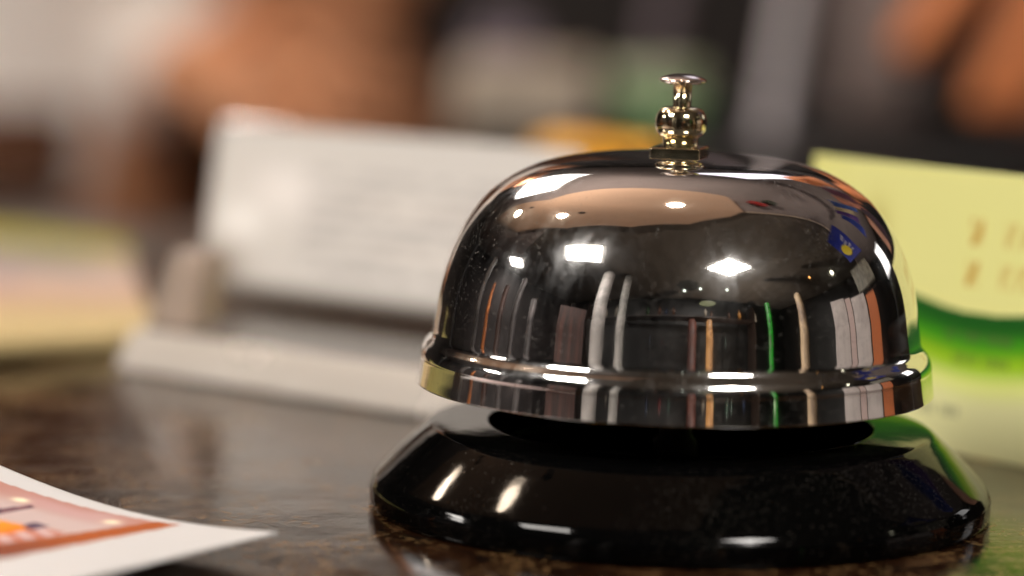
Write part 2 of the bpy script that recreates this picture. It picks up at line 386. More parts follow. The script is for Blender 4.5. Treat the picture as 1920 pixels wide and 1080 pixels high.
# ------------------------------------------------------------------ green and cream card behind the bell
def green_card(name, A, Bp, hgt, lean, label, parent_mat=M_card):
    A = Vector(A); Bp = Vector(Bp); u_ = (Bp-A); W = u_.length; u_ = u_.normalized()
    nrm = Vector((u_.y, -u_.x, 0))     # faces the camera
    up = (Vector((0, 0, 1)) - nrm*lean).normalized()
    def pos(u, v): return A + u_*(u*W) + up*(v*hgt) + nrm*(0.0012*math.sin(u*PI))
    def colr(u, v):
        x = u*W*1000; y = (1-v)*hgt*1000     # mm from the top left corner
        cream = (0.88, 0.86, 0.31)
        c = mix(cream, (0.90, 0.88, 0.36), smoothstep(0, 14, x)*0.6)
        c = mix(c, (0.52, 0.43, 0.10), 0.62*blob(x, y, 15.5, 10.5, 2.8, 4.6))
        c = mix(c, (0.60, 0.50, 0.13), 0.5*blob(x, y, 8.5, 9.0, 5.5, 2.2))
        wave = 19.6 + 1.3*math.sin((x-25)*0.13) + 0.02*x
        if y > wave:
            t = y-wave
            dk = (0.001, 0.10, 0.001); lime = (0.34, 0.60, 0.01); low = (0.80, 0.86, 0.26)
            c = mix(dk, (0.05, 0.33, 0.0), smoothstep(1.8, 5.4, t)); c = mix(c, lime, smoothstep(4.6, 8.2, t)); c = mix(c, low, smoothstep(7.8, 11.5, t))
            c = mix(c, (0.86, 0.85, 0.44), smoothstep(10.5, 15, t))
        # gold words (two lines) and rows of small dark print
        for (x0, y0, word, ink) in LINES:
            h = 4.0 if ink == 0 else 1.5
            if y0 <= y <= y0+h and x >= x0:
                k = (x-x0)/(h*0.82)
                i = int(k)
                if i < len(word) and word[i] == 1 and 0.08 < k-i < 0.82:
                    f = ((x*7.3+y*3.1) % 1.0)
                    c = mix(c, (0.62, 0.36, 0.05), (1.0 if i == 0 else 0.5)*(0.6+0.4*math.sin(x*2.1+y*1.3))) if ink == 0 else mix(c, (0.10, 0.12, 0.04), 0.55)
        return c
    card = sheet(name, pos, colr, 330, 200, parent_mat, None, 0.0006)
    return tag(card, label, 'card')
LINES = [(35.0, 7.2, [1, 0, 1, 1, 1], 0), (34.4, 13.6, [1, 0, 1, 1, 0], 0),
         (31, 24.6, [1, 1, 0, 1, 1, 1, 0, 1, 1, 1, 1], 1), (33, 28.2, [1, 1, 1, 1, 0, 1, 1, 1, 1], 1),
         (22.5, 36.4, [1, 1, 0, 1, 1, 1, 0, 1, 1, 1], 1)]
gA = at_z(1500, 792, 0.0); gB = at_z(2080, 905, 0.0)
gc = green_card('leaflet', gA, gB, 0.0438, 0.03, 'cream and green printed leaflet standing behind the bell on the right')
# folded foot that keeps it upright
u_ = (gB-gA).normalized(); nn = Vector((u_.y, -u_.x, 0))
prism('folded_foot', [gA-nn*0.001, gB-nn*0.001, gB-nn*0.028, gA-nn*0.028], [gA-nn*0.001+Vector((0, 0, .0007)), gB-nn*0.001+Vector((0, 0, .0007)), gB-nn*0.028+Vector((0, 0, .0007)), gA-nn*0.028+Vector((0, 0, .0007))], mat('card_back', (0.7, 0.68, 0.4), 0.6), gc)
# its twin on the other side, seen only in the chrome
green_card('leaflet', (-0.175, 0.165, 0), (-0.150, 0.035, 0), 0.015, 0.03, 'lime green leaflet standing left of the bell, mirrored in its rim')

# ------------------------------------------------------------------ acrylic holder with a white card
H = empty('card_holder', at_z(540, 715, 0)); tag(H, 'clear acrylic stand holding a white card, left behind the bell', 'card holder')
P0 = at_z(262, 688, 0.0); P1 = at_z(800, 772, 0.0)
hu = (P1-P0).normalized(); hn = Vector((-hu.y, hu.x, 0))   # hn points away from the camera
if hn.y < 0: hn = -hn
LW = 0.098; T = 0.0075
def hp(a, b, z): return P0 + hu*a + hn*b + Vector((0, 0, z))
prism('foot', [hp(0, 0, 0), hp(LW, 0, 0), hp(LW, 0.030, 0), hp(0, 0.030, 0)], [hp(0, 0, T), hp(LW, 0, T), hp(LW, 0.030, T), hp(0, 0.030, T)], mat('smoky_acrylic', (0.32, 0.29, 0.26), 0.12, ior=1.49, trans=0.85), H, bevel=0.001)
prism('edge_highlight', [hp(-0.001, -0.0062, 0), hp(LW, -0.0062, 0), hp(LW, -0.0003, 0), hp(-0.001, -0.0003, 0)], [hp(-0.001, -0.0035, T*.62), hp(LW, -0.0035, T*.62), hp(LW, -0.0003, T*1.05), hp(-0.001, -0.0003, T*1.05)], M_highlight, H, bevel=0.0012)  # pale frosted prism stands in for the lamp highlight along the clear foot
prism('front_lip', [hp(0, 0.0005, T+.0001), hp(0.012, 0.0005, T+.0001), hp(0.012, 0.008, T+.0001), hp(0, 0.008, T+.0001)], [hp(0.004, 0.004, 0.021), hp(0.012, 0.004, 0.021), hp(0.012, 0.010, 0.021), hp(0.004, 0.010, 0.021)], mat('edge_acrylic', (1.0, 0.80, 0.66), 0.2, ior=1.49, trans=0.7), H, bevel=0.001)
bl = at_y(372, 545, 0.155); tl = at_y(412, 232, 0.172)
cu = hu*1.0
hgt_v = tl - bl
CWd = 0.090
def card_pos(u, v): return bl + Vector((0, 0, 0.0005)) + cu*(u*CWd) + hgt_v*v
def white_col(u, v):
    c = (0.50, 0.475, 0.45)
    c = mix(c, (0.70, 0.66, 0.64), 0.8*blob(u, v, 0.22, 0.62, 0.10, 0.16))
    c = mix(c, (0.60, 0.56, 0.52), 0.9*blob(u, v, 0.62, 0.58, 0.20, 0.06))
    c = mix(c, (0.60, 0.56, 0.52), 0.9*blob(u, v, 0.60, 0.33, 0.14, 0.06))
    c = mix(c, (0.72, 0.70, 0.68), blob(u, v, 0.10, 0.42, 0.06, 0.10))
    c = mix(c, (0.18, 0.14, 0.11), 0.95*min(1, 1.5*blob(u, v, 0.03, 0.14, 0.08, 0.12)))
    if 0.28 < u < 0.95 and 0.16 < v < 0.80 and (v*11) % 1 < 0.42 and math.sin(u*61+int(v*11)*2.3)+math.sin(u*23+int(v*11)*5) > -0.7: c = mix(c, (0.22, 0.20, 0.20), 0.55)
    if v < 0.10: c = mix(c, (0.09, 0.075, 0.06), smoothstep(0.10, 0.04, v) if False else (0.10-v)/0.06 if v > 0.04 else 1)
    return c
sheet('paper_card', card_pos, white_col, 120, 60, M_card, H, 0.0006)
bo = hn*0.0022
prism('back_plate', [bl+bo+Vector((0, 0, -0.006)), bl+cu*LW+bo+Vector((0, 0, -0.006)), bl+cu*LW+bo*2+Vector((0, 0, -0.006)), bl+bo*2+Vector((0, 0, -0.006))],
      [tl+bo+Vector((0, 0, .001)), tl+cu*LW+bo+Vector((0, 0, .001)), tl+cu*LW+bo*2+Vector((0, 0, .001)), tl+bo*2+Vector((0, 0, .001))], M_acryl, H)

# ------------------------------------------------------------------ brochure lying at the left
Q = [at_z(-260, 712, 0), at_z(292, 655, 0), at_z(236, 482, 0), at_z(-160, 445, 0)]
def bro_pos(u, v):
    a = Q[0].lerp(Q[1], u); b = Q[3].lerp(Q[2], u); p = a.lerp(b, v); return Vector((p.x, p.y, 0.0045+0.0006*math.sin(u*5)))
def bro_col(u, v):
    c = (0.62, 0.48, 0.24)
    c = mix(c, (0.60, 0.40, 0.28), smoothstep(0.15, 0.30, v)); c = mix(c, (0.62, 0.46, 0.38), smoothstep(0.3, 0.42, v))
    c = mix(c, (0.30, 0.28, 0.26), smoothstep(0.50, 0.62, v)*(1-smoothstep(0.7, 0.95, u)*0.7)); c = mix(c, (0.36, 0.33, 0.03), smoothstep(0.72, 0.85, v))
    return mix(c, (0.25, 0.18, 0.3), 0.5*blob(u, v, 0.45, 0.45, 0.08, 0.06))
bro = sheet('brochure', bro_pos, bro_col, 80, 60, M_photo, None, 0.0040)
tag(bro, 'thick yellow and pink brochure lying flat on the counter, far left', 'brochure')

# orange block of notes behind the dome
oA = at_y(996, 300, 0.30); oB = at_y(1215, 300, 0.28)
oz = at_y(1100, 262, 0.30).z
ob = prism('note_block', [(oA.x, oA.y, 0.0), (oB.x, oB.y, 0.0), (oB.x+.005, oB.y+.025, 0.0), (oA.x+.005, oA.y+.025, 0.0)], [(oA.x, oA.y, oz), (oB.x, oB.y, oz-.001), (oB.x+.005, oB.y+.025, oz-.001), (oA.x+.005, oA.y+.025, oz)], rough_mat('orange_paper', (0.90, 0.42, 0.02), 0.6, 40, 0.1), bevel=0.0008)
tag(ob, 'orange block of paper on the counter behind the dome', 'note block')

# ------------------------------------------------------------------ staff side: low back counter and what stands on it
bc = box('back_counter', (0.62, 0.80, -0.51), (1.30, 0.32, 1.02), mat('black_laminate', (0.006, 0.005, 0.005), 0.35), bevel=0.004)
tag(bc, 'black cabinet top behind the counter, out of focus', 'cabinet')
BZ = 0.0
def on_back(px, Y): p = at_y(px, 200, Y); return Vector((p.x, Y, BZ))
def stand_box(name, x0, x1, ytop, Y, dep, m, label, cat, tilt=0.0):
    a = at_y(x0, ytop, Y); b = at_y(x1, ytop, Y); h = a.z - BZ
    o = box(name, ((a.x+b.x)/2, Y+dep/2, BZ+h/2+.0005), (b.x-a.x, dep, h), m, bevel=0.003, tilt=tilt)
    return tag(o, label, cat)
stand_box('storage_box', 850, 1110, 120, 0.72, 0.06, rough_mat('beige_box', (0.40, 0.33, 0.26), 0.8, 25, 0.5), 'beige box on the back cabinet above the white card', 'box')
stand_box('ribbon_roll', 880, 1000, 55, 0.80, 0.05, rough_mat('mauve', (0.20, 0.16, 0.20), 0.8, 30, 0.5), 'mauve packet standing behind the beige box', 'packet')
stand_box('file_box', 1600, 1735, -260, 0.84, 0.10, rough_mat('grey_board', (0.26, 0.20, 0.185), 0.8, 9, 0.25), 'tall mauve grey file box right of the pale pole', 'file box')
stand_box('dark_case', 1500, 1720, 215, 0.76, 0.06, rough_mat('dark_case', (0.012, 0.010, 0.010), 0.5, 9, 0.3), 'low black case in front of the grey file box', 'case')
cpos = on_back(1228, 0.78); rr = 0.0195
cup = lathe('cup', [(rr*700, 0), (rr*780, 1), (rr*1000, 14), (rr*960, 14), (rr*740, 3), (0, 3)], mat('green_cup', (0.20, 0.42, 0.16), 0.3), None, 48, loc=cpos)
tag(cup, 'small green cup blurred behind the bell plunger', 'cup')
lathe('rim', [(rr*960, 13.8), (rr*1040, 14), (rr*1060, 16), (rr*1000, 22), (rr*930, 22), (rr*930, 14.3)], mat('cup_rim', (0.35, 0.38, 0.25), 0.4), cup, 48, loc=cpos)
def pole(x_b, x_t, yb, yt, Y, r, m, label):
    a = at_y(x_b, yb, Y); b = at_y(x_t, yt, Y); d = (b-a).normalized()
    a = a + d*((BZ-a.z)/d.z); top = a + d*0.34
    V, n = [], 20
    sx = d.cross(Vector((0, 1, 0))).normalized(); sy = d.cross(sx)
    for c, k in ((a, 1), (top, 1)):
        for j in range(n): V.append(c + (sx*math.cos(2*PI*j/n)+sy*math.sin(2*PI*j/n))*r*k)
    F = [tuple(range(n)), tuple(range(n, 2*n))] + [(j, (j+1) % n, n+(j+1) % n, n+j) for j in range(n)]
    o = mesh('metal_pole', V, F, m, smooth=False, bevel=0.0006); o.data.shade_smooth() if False else None
    return tag(o, label, 'pole')
pole(1432, 1482, 300, 0, 0.72, 0.0040, mat('satin_white', (0.70, 0.64, 0.66), 0.35), 'pale satin metal pole leaning right of the plunger')
pole(1205, 1250, 200, 0, 0.90, 0.0050, mat('dull_steel_pole', (0.20, 0.16, 0.18), 0.5, 0.3), 'dim thin metal pole above the green cup')

# ------------------------------------------------------------------ people
def skin_obj(name, pts, edges, rad, m, parent=None, root=0, lvl=2):
    me = bpy.data.meshes.new(name); me.from_pydata([tuple(p) for p in pts], edges, []); me.update()
    o = link(name, me, m, parent)
    sk = o.modifiers.new('skin', 'SKIN'); sk.use_smooth_shade = True
    if not me.skin_vertices: 
        raise RuntimeError('skin layer')
    for i, r in enumerate(rad):
        me.skin_vertices[0].data[i].radius = (r, r) if isinstance(r, (int, float)) else r
        me.skin_vertices[0].data[i].use_root = (i == root)
    sb = o.modifiers.new('sub', 'SUBSURF'); sb.levels = 1; sb.render_levels = lvl
    return o
class Sk:
    def __init__(s): s.p = []; s.e = []; s.r = []
    def add(s, p, r, par=None):
        s.p.append(Vector(p)); s.r.append(r)
        if par is not None: s.e.append((par, len(s.p)-1))
        return len(s.p)-1
def add_hand(s, wrist_i, wrist, d, side, nrm, curl, spread=0.0):
    """palm and five fingers; d = direction of the hand, side = towards the thumb, nrm = away from the palm"""
    d = d.normalized(); side = side.normalized(); nrm = nrm.normalized()
    pm = s.add(wrist+d*0.045, (0.036, 0.016), wrist_i)
    kn = s.add(wrist+d*0.078, (0.038, 0.014), pm)
    for k, (off, ln) in enumerate(((0.030, 0.072), (0.010, 0.080), (-0.011, 0.075), (-0.031, 0.058))):
        p = wrist+d*0.090+side*off; i = s.add(p, 0.0092, kn); a = 0.0; d0 = d; d = (d+side*off*spread).normalized()
        for q in range(3):
            a += curl*(0.55+0.25*q); dd = d*math.cos(a)-nrm*math.sin(a)
            p = p+dd*(ln*(0.42, 0.32, 0.26)[q]); i = s.add(p, (0.0088, 0.0082, 0.0072)[q], i)
        d = d0
    p = wrist+d*0.035+side*0.034; i = s.add(p, 0.013, pm); dd = (d*0.75+side*0.65-nrm*0.3).normalized()
    p = p+dd*0.036; i = s.add(p, 0.0105, i); p = p+(dd*0.7+d*0.5).normalized()*0.030; s.add(p, 0.0085, i)
def person(x, y, face, label, arms, skinm, top, sleeve, trousers, shade_band=None, spread=0.0):
    """face = unit direction the person looks at; arms = [(elbow, wrist, hand_dir, thumb_dir, back_dir, curl)] left then right"""
    O = Vector((x, y, -1.0)); f = Vector(face).normalized(); sd = Vector((f.y, -f.x, 0))     # sd = the person's right
    W = lambda a, b, z: O + sd*a + f*b + Vector((0, 0, z))
    root = empty('person', O); tag(root, label, 'person')
    s = Sk()
    pel = s.add(W(0, 0, .96), (0.115, 0.08)); sp = s.add(W(0, 0, 1.14), (0.11, 0.08), pel); ch = s.add(W(0, 0, 1.32), (0.14, 0.10), sp)
    nk = s.add(W(0, 0.01, 1.46), 0.055, ch); hd0 = s.add(W(0, 0.02, 1.54), 0.060, nk); hd1 = s.add(W(0, 0.03, 1.60), (0.078, 0.092), hd0)
    hd2 = s.add(W(0, 0.025, 1.68), (0.074, 0.088), hd1)
    nose = s.add(W(0, 0.125, 1.605), 0.012, hd1)
    for k in (-1, 1):
        ear = s.add(W(0.082*k, 0.02, 1.61), 0.012, hd1)
        hip = s.add(W(.09*k, 0, .88), 0.085, pel); kne = s.add(W(.10*k, 0.01, .50), 0.058, hip); an = s.add(W(.10*k, -0.01, .09), 0.042, kne); s.add(W(.11*k, 0.14, .03), 0.03, an)
    t = Sk()
    tp = t.add(W(0, 0, 0.84), (0.155, 0.118)); ts = t.add(W(0, 0, 1.12), (0.142, 0.108), tp); tc = t.add(W(0, 0, 1.33), (0.158, 0.118), ts); t.add(W(0, 0, 1.43), (0.09, 0.07), tc)
    for k, A in zip((-1, 1), arms):
        el, wr, hdir, th, bk, cu_, sl = A
        sh = W(.19*k, 0, 1.39)
        a = s.add(sh, 0.05, ch); b = s.add(el, 0.038, a); m_ = s.add(Vector(el).lerp(Vector(wr), .35), 0.037, b); c = s.add(wr, 0.026, m_)
        add_hand(s, c, Vector(wr), Vector(hdir), Vector(th), Vector(bk), cu_, spread)
        a2 = t.add(sh, 0.066, tc); b2 = t.add(el, 0.058, a2)
        if sl > 0: t.add(Vector(el).lerp(Vector(wr), sl), 0.050, b2)
    skin_obj('body', s.p, s.e, s.r, skinm, root)
    skin_obj('shirt', t.p, t.e, t.r, top, root)
    if shade_band is not None:
        vs_ = Sk(); a = vs_.add(W(0, 0, 1.09), (0.175, 0.135)); b = vs_.add(W(0, 0, 1.20), (0.170, 0.132), a); c = vs_.add(W(0, 0, 1.36), (0.170, 0.135), b)
        skin_obj('reflection_vest', vs_.p, vs_.e, vs_.r, M_brown, root)  # out of view, added to turn the counter's reflection brown
    u = Sk(); up = u.add(W(0, 0, .912), (0.205, 0.150))
    for k in (-1, 1):
        a = u.add(W(.10*k, 0, .80), 0.115, up); b = u.add(W(.10*k, 0.01, .50), 0.074, a); u.add(W(.10*k, -0.01, .12), 0.062, b)
    skin_obj('trousers', u.p, u.e, u.r, trousers, root)
    hs = Sk(); a = hs.add(W(0, -0.015, 1.64), (0.084, 0.085)); hs.add(W(0, 0.005, 1.715), (0.072, 0.08), a); 
    skin_obj('hair', hs.p, hs.e, hs.r, M_hair, root)
    for k in (-1, 1):
        e = W(.03*k, .108, 1.635); sph('eye', e, 0.011, mat('eye_white', (0.5, 0.48, 0.45), 0.2), root)
    m2 = Sk(); a = m2.add(W(-.022, .116, 1.565), .005); b = m2.add(W(0, .121, 1.565), .007, a); m2.add(W(.022, .116, 1.565), .005, b)
    skin_obj('mouth', m2.p, m2.e, m2.r, mat('lips', (0.3, 0.08, 0.06), 0.4), root, lvl=1)
    if shade_band is not None:
        am, z0, z1, w0 = shade_band
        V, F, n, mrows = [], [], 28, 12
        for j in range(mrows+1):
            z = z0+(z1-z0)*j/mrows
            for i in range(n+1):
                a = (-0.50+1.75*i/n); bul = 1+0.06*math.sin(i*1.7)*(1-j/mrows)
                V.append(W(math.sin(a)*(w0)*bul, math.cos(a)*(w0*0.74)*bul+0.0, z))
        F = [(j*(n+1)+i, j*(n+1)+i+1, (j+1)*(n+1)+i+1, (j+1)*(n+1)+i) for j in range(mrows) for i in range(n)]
        o = mesh('shade_band', V, F, am, root, smooth=True); sl_ = o.modifiers.new('solid', 'SOLIDIFY'); sl_.thickness = 0.004  # brown strip standing in for the shadow on the lower white shirt
    return root
def sph(name, c, r, m, parent=None):
    bm = bmesh.new(); bmesh.ops.create_uvsphere(bm, u_segments=24, v_segments=14, radius=r, matrix=Matrix.Translation(c))
    me = bpy.data.meshes.new(name); bm.to_mesh(me); bm.free()
    for p in me.polygons: p.use_smooth = True
    return link(name, me, m, parent)

pa = at_y(-105, 100, 1.36)
person(pa.x, 1.36, (0.1, -1, 0), 'person in white shirt with brown shade band behind the counter at the far left', [
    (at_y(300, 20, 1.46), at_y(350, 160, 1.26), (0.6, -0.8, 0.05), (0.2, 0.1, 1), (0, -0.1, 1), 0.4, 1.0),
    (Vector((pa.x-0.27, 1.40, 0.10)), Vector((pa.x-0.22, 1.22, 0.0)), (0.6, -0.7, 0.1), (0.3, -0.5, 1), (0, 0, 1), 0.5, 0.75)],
    M_skin, M_white_cl, M_white_cl, M_dark_cl, shade_band=(M_brown, 0.926, 0.972, 0.19))
pb = at_y(455, 100, 1.66)
person(pb.x, 1.66, (0.0, -1, 0), 'person in brown top with bare forearms and joined hands', [
    (at_y(790, -190, 1.55), at_y(590, 110, 1.40), (-0.75, -0.65, -0.10), (0.1, -0.2, 1), (0.2, -1, 0.1), 0.5, 0.35),
    (Vector((pb.x-0.23, 1.62, 0.12)), at_y(430, 140, 1.42), (0.75, -0.65, -0.10), (0, -0.2, 1), (-0.2, -1, 0.1), 0.5, 0.0)],
    M_skin, M_brown, M_brown, M_dark_cl)
pr = at_y(2420, 100, 1.14)
w = at_y(2290, -640, 0.62)
person(pr.x, 1.14, (-0.1, -1, 0), 'person in black top reaching one hand down, upper right', [
    (Vector((pr.x+0.24, 1.16, 0.12)), Vector((pr.x+0.25, 1.13, -0.10)), (0, 0, -1), (0, -1, 0), (1, 0, 0), 0.3, 0.5),
    (Vector((w.x+0.10, 0.84, 0.30)), w, (-0.36, -0.05, -1.0), (-1, 0.1, 0.3), (0.2, -1, 0), 0.08, 0.4)],
    M_skin2, M_char, M_char, M_dark_cl, spread=9.0)

# ------------------------------------------------------------------ the room the chrome mirrors
def azel(az, el, z=None, r=None):
    a = R(az); 
    d = Vector((math.sin(a), -math.cos(a), 0))
    if z is not None: rr_ = z/math.tan(R(el))
    else: rr_ = r
    p = d*rr_; p.z = (z if z is not None else r*math.tan(R(el))) ; return p
def ceiling_panel(pts, label, m=M_lamp, z=CEIL, grp='square ceiling light panels'):
    c = sum((Vector((p[0], p[1], 0)) for p in pts), Vector((0, 0, 0)))/4
    pts = [Vector((p[0], p[1], 0)) for p in pts]
    c.z = 0
    root = empty('ceiling_light', (c.x, c.y, z)); tag(root, label, 'ceiling light', grp)
    lo = [c+(p-c)*1.0+Vector((0, 0, z-0.012)) for p in pts]; hi = [c+(p-c)*1.0+Vector((0, 0, z-0.002)) for p in pts]
    prism('diffuser', lo, hi, m, root)
    o = [c+(p-c)*1.09+Vector((0, 0, z-0.016)) for p in pts]; i_ = [c+(p-c)*1.005+Vector((0, 0, z-0.016)) for p in pts]
    V = o+i_+[v+Vector((0, 0, .014)) for v in o]+[v+Vector((0, 0, .014)) for v in i_]
    F = []
    for k in range(4):
        n_ = (k+1) % 4
        F += [(k, n_, 4+n_, 4+k), (8+k, 8+n_, n_, k), (4+k, 4+n_, 12+n_, 12+k), (8+k, 12+k, 12+n_, 8+n_)]
    mesh('frame', V, F, M_frame, root)
    return root
ceiling_panel([(-1.45, -.42), (-.92, -.70), (-1.22, -1.22), (-1.80, -.85)], 'square light panel in the boarded ceiling, left in the dome')
ceiling_panel([(.50, -1.58), (.72, -1.15), (1.18, -1.30), (.95, -1.72)], 'square light panel in the boarded ceiling, right in the dome', M_lamp_b)
ceiling_panel([(-3.2, .55), (-2.95, .10), (-3.25, -.12), (-3.5, .30)], 'small square light panel at the far left of the ceiling')
def spot(x, y, r, label, m=M_spot, z=CEIL-0.09):
    o = empty('downlight', (x, y, z)); tag(o, label, 'downlight', 'round downlights in the tan soffit')
    lathe('lens', [(0, -6), (r*800, -6), (r*1000, 0), (0, 0)], m, o, 32, loc=(x, y, z-0.001))
    lathe('ring', [(r*1010, 0), (r*1010, -7), (r*1200, -7), (r*1250, 0)], M_frame, o, 32, loc=(x, y, z-0.001))
spot(-1.62, 1.18, 0.085, 'round downlight at the left end of the tan soffit')
spot(-1.05, .27, 0.075, 'round downlight in the middle of the tan soffit')
spot(-.02, .30, 0.045, 'round downlight at the right end of the tan soffit')
ceiling_panel([(-.83, 1.41), (-.48, 2.02), (-1.05, 2.90), (-1.39, 2.07)], 'large bright light panel in the painted ceiling behind the staff', lamp_mat('lit_panel_rear', (1.0, 0.95, 0.90), 7))
ceiling_panel([(.04, 2.35), (.33, 1.85), (.74, 2.80), (.45, 3.05)], 'dimmer light panel in the painted ceiling above the posters', lamp_mat('lit_panel_dim', (0.93, 0.88, 1.0), 2.2))
for x, y, nm in ((-1.28, 1.0, 'left'), (-0.79, 0.20, 'middle')):
    tag(lathe('ceiling_speaker', [(0, -8), (38, -8), (44, 0), (0, 0)], mat('dark_grille', (0.02, 0.012, 0.01), 0.6), None, 24, loc=(x, y, CEIL-0.091)), 'small dark ceiling speaker at the '+nm+' of the tan soffit', 'speaker')
tag(box('alarm_device', (0.50, 0.60, CEIL-0.05), (0.12, 0.07, 0.09), mat('red_plastic', (0.45, 0.01, 0.01), 0.4), bevel=0.01), 'small red alarm device on the ceiling', 'alarm')
tag(box('exit_fixture', (0.58, 0.72, CEIL-0.05), (0.09, 0.09, 0.09), mat('dark_plastic', (0.02, 0.03, 0.01), 0.4), bevel=0.01), 'small dark fixture beside the red alarm device', 'fixture')
def noisy(name, c1, c2, sc, stretch=(1, 1, 1), rough=0.6, emit=0.0):
    m = mat(name, c1, rough); g = G(m); v = g.coord(stretch)
    c = g.ramp(g.noise(v, sc, 6, 0.7), [(0.36, c1), (0.62, c2)])
    if emit:
        g.b.inputs['Base Color'].default_value = (0.01, 0.01, 0.01, 1)
        g.l(c, g.b.inputs['Emission Color']); g.b.inputs['Emission Strength'].default_value = emit
    else: g.l(c, g.b.inputs['Base Color'])
    return m
def column(name, az, r, w, z0, z1, m, label, cat, taper=1.0, rim=0):
    c = azel(az, 0, r=r)
    R_ = r*math.tan(R(w/2))*1000
    pr_ = [(0, z0*1000), (R_, z0*1000), (R_*1.02, (z0*0.6+z1*0.4)*1000), (R_*taper, z1*1000-R_*0.4), (R_*taper*0.7, z1*1000), (0, z1*1000)]
    return tag(lathe(name, pr_, m, None, 32, loc=(c.x, c.y, 0)), label, cat)
def stand(name, az0, az1, z0, z1, r, m, label, cat, dep=0.05):
    a, b = azel(az0, 0, r=r), azel(az1, 0, r=r); c, d = azel(az0, 0, r=r+dep), azel(az1, 0, r=r+dep)
    base = [Vector((p.x, p.y, z0)) for p in (a, b, d, c)]; top = [Vector((p.x, p.y, z1)) for p in (a, b, d, c)]
    return tag(prism(name, base, top, m, bevel=0.004), label, cat)
column('pillar', -36.5, 2.1, 6.4, -1, CEIL-0.02, noisy('pale_plaster', (0.42, 0.39, 0.37), (0.18, 0.17, 0.16), 3), 'broad pale round pillar mirrored in the dome', 'pillar')
column('pillar', -25.8, 2.1, 4.0, -1, CEIL-0.02, noisy('pale_plaster_two', (0.36, 0.34, 0.32), (0.10, 0.10, 0.09), 3), 'narrow pale round pillar mirrored beside the broad one', 'pillar')
for az, w_, zt, c_, nm in ((-72, 3.4, 0.62, (0.10, 0.085, 0.085), 'thin grey'), (-91, 3.2, 0.70, (0.07, 0.03, 0.022), 'dark brown'), (-82, 3.4, 0.95, (0.07, 0.06, 0.06), 'medium grey'), (-108, 3.0, 0.9, (0.10, 0.09, 0.09), 'shadowy grey')):
    column('door_post', az, 2.4, w_, -1, zt, noisy('post_paint', c_, tuple(x*0.2 for x in c_), 5), nm+' round door post mirrored at the left of the dome', 'door post')
stand('partition', -57, -43, -1, 0.8, 2.9, noisy('dark_wood', (0.07, 0.022, 0.014), (0.012, 0.006, 0.005), 3, (3, 3, .4)), 'dark wooden partition mirrored in the dome', 'partition')
column('panel', 7.5, 2.5, 4.5, -1, 0.70, noisy('red_brown', (0.13, 0.035, 0.02), (0.03, 0.01, 0.008), 4), 'red brown wooden post mirrored in the dome', 'post', 0.8)
column('hanging_banner', -100, 2.0, 2.2, -0.1, 0.50, noisy('orange_cloth', (0.75, 0.25, 0.06), (0.12, 0.03, 0.01), 12), 'narrow orange roll banner mirrored at the left', 'banner', 0.7)
column('neon_tube', 44.7, 2.4, 2.0, 0.02, 0.92, noisy('green_glow', (0.01, 0.45, 0.015), (0.004, 0.07, 0.004), 14, emit=0.8), 'glowing green tube lamp mirrored in the dome', 'lamp', 1.25)
column('lit_column', 15.5, 2.4, 3.0, 0.02, 0.66, noisy('amber_glow', (1.0, 0.48, 0.15), (0.35, 0.13, 0.03), 18, emit=0.75), 'glowing amber column lamp mirrored in the dome', 'lamp', 0.85)
c = azel(15, 0, r=2.3)
tag(lathe('lamp_shade', [(0, 1010), (90, 1005), (150, 985), (165, 965), (150, 955), (0, 965)], noisy('shade_glow', (0.55, 0.55, 0.30), (0.25, 0.28, 0.14), 12, emit=0.5), None, 32, loc=(c.x, c.y, 0)), 'wide pale lamp shade above the amber column', 'lamp shade')
column('curtain', 62, 2.2, 5.0, -0.7, 0.95, noisy('beige_curtain', (0.60, 0.44, 0.27), (0.20, 0.14, 0.10), 6, (1, 1, .5)), 'narrow gathered beige curtain mirrored in the dome', 'curtain', 0.7)
for az, el in ((4, 30), (12, 31), (26, 30)):
    sph_ = sph('bulb', azel(az, el, r=2.3), 0.028, lamp_mat('bulb_glow', (0.9, 1.0, 0.85), 3.0)); tag(sph_, 'small white bulb in the row of three mirrored in the dome', 'bulb', 'row of small bulbs')
# a dim shelf with bottles and tins along the wall behind the camera
random.seed(7)
shelf = empty('shelf_unit', (-0.2, -2.75, -1)); tag(shelf, 'dark shelf unit mirrored low in the dome', 'shelf unit')
M_sh = rough_mat('shelf_wood', (0.016, 0.008, 0.005), 0.5, 4, 0.4)
for z in (0.05, 0.80): box('shelf', (-0.2, -2.80, z), (4.4, 0.34, 0.025), M_sh, shelf)
for x in (-2.4, 2.0): box('upright', (x, -2.80, 0.08), (0.04, 0.36, 2.16), M_sh, shelf)
glass_c = [(0.03, 0.06, 0.03), (0.08, 0.03, 0.015), (0.03, 0.05, 0.04), (0.25, 0.22, 0.18), (0.10, 0.02, 0.02), (0.30, 0.14, 0.04), (0.02, 0.03, 0.06)]
gm = [mat('bottle_glass', c_, 0.12, ior=1.5) for c_ in glass_c]
for z in (0.063, 0.813):
    x = -2.25
    while x < 1.9:
        x += random.uniform(0.10, 0.55)
        if any(abs(x-u_) < 0.08 for u_ in (-2.4, -0.9, 0.5, 2.0)): continue
        hh_ = random.uniform(140, 300); rw = random.uniform(28, 48)
        b_ = lathe('bottle', [(0, 0), (rw, 0), (rw, hh_*0.6), (rw*0.75, hh_*0.7), (rw*0.32, hh_*0.8), (rw*0.32, hh_), (0, hh_)], random.choice(gm), None, 16, loc=(x, -2.74+random.uniform(-.06, .05), z))
        tag(b_, 'bottle standing on the dark shelf unit, mirrored in the dome', 'bottle', 'bottles on the shelf unit')
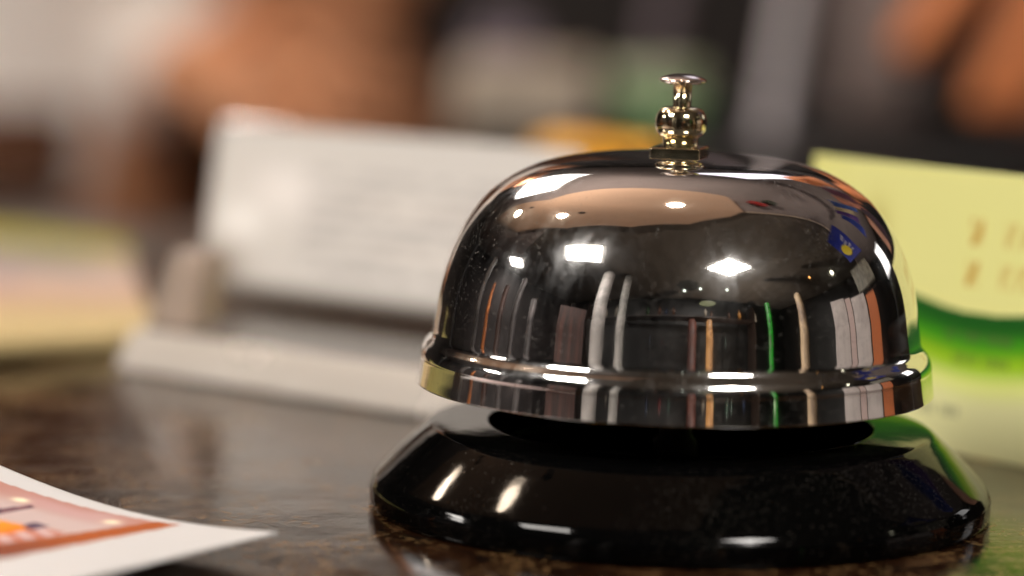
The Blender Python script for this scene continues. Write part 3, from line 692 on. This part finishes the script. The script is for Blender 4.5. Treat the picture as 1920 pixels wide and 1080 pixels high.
tag(sph('bulb', azel(88, 26, r=2.0), 0.035, lamp_mat('bulb_warm', (1.0, 0.95, 0.7), 8.0)), 'round warm bulb mirrored right of the amber lamp', 'bulb')
tag(sph('bulb', azel(73, 28, r=2.0), 0.02, lamp_mat('bulb_orange', (1.0, 0.45, 0.12), 3.0)), 'tiny orange bulb mirrored beside the round warm bulb', 'bulb')
M_wh = noisy('white_board', (0.72, 0.66, 0.63), (0.45, 0.40, 0.39), 5, (1, 1, 1))
stand('notice_board', 79, 88, -0.4, 0.42, 1.5, M_wh, 'white notice board mirrored at the right of the dome', 'board', 0.03)
stand('poster', 88.5, 92, -0.4, 0.40, 1.5, rough_mat('pink_board', (0.62, 0.48, 0.45), 0.6, 3, 0.06), 'narrow pink poster between the white boards', 'poster', 0.03)
stand('notice_board', 92.5, 102.5, -0.4, 0.38, 1.5, M_wh, 'wide white notice board beside the orange panel', 'board', 0.03)
stand('panel', 103.5, 111, -0.4, 0.34, 1.5, rough_mat('orange_panel', (0.60, 0.17, 0.05), 0.5, 3, 0.1), 'orange wooden panel mirrored at the right of the dome', 'panel', 0.04)
# blue sign with its round yellow emblem
M_blue = rough_mat('blue_sign', (0.015, 0.03, 0.30), 0.4, 9, 0.2)
sg = stand('hanging_sign', 104, 119, 0.80, 1.36, 1.7, M_blue, 'blue hanging sign with a round yellow emblem mirrored in the dome', 'sign', 0.02)
em = azel(109.5, 0, r=1.66); em.z = 0.98
dsc = lathe('emblem', [(0, 0), (100, 0), (110, 4), (110, 8), (0, 8)], mat('yellow_disc', (0.75, 0.60, 0.03), 0.4), sg, 40)
rot = Vector((0, 0, -1)).rotation_difference(Vector((-em.x, -em.y, 0)).normalized()).to_matrix().to_4x4()
dsc.data.transform(Matrix.Translation(em) @ rot)
for k in range(4):
    a = azel(114.6-1.0*(k % 2), 0, r=1.68); 
    box('lettering', (a.x, a.y, 1.14-0.07*k), (0.012, 0.10, 0.02), mat('sign_white', (0.7, 0.7, 0.75), 0.5), sg, rz=R(25))
stand('display_rack', 100, 116, 0.46, 0.72, 1.75, rough_mat('olive_metal', (0.16, 0.15, 0.11), 0.35, 14, 0.7), 'olive metal rack below the blue sign', 'rack', 0.06)
stand('light_box', 127.5, 135, 0.36, 0.66, 1.9, lamp_mat('lit_sign_two', (1, 0.97, 0.95), 2.2), 'bright white light box mirrored near the right edge', 'light box', 0.04)
# row of coloured posters high on the staff side
cols = [((0.02, 0.05, 0.35), 'blue'), ((0.10, 0.04, 0.25), 'violet'), ((0.6, 0.5, 0.3), 'sand'), ((0.03, 0.10, 0.40), 'sky blue'), ((0.55, 0.22, 0.14), 'coral'), ((0.10, 0.02, 0.05), 'maroon'), ((0.5, 0.45, 0.45), 'pale grey')]
for k, (c_, nm) in enumerate(cols):
    a0 = 131+k*5.0; hi_ = k < 4
    stand('poster', a0, a0+4.6, (0.90 if hi_ else 0.50)+0.06*(k % 3), (1.36 if hi_ else 1.02)+0.05*((k*2) % 3), 2.0, rough_mat('poster_'+nm.replace(' ', '_'), c_, 0.6, 12, 0.5), nm+' poster in the row high behind the staff', 'poster', 0.02)
for k, (c_, nm) in enumerate((((0.6, 0.3, 0.2), 'peach'), ((0.05, 0.02, 0.04), 'plum'), ((0.5, 0.15, 0.06), 'rust'), ((0.35, 0.33, 0.36), 'grey'))):
    stand('poster', 143+k*6, 148+k*6, 0.36, 0.70+0.05*(k % 2), 1.95, rough_mat('poster_low_'+nm, c_, 0.6, 12, 0.5), nm+' poster in the lower row behind the staff', 'poster', 0.02)
# uplight added out of view as fill for the soffit and the ceiling
def area(name, loc, rot, size, power, col=(1, .86, .72)):
    d = bpy.data.lights.new(name, 'AREA'); d.shape = 'DISK'; d.size = size; d.energy = power; d.color = col
    o = bpy.data.objects.new(name, d); COL.objects.link(o); o.location = loc; o.rotation_euler = rot; return o
area('fill_uplight', (-0.55, 1.20, 0.55), (R(180+14), R(8), 0), 0.10, 15)
area('fill_uplight', (1.4, -1.9, -0.3), (R(180+10), 0, 0), 0.15, 20)
area('fill_uplight', (1.5, 1.9, -0.2), (R(180-10), R(10), 0), 0.15, 10)
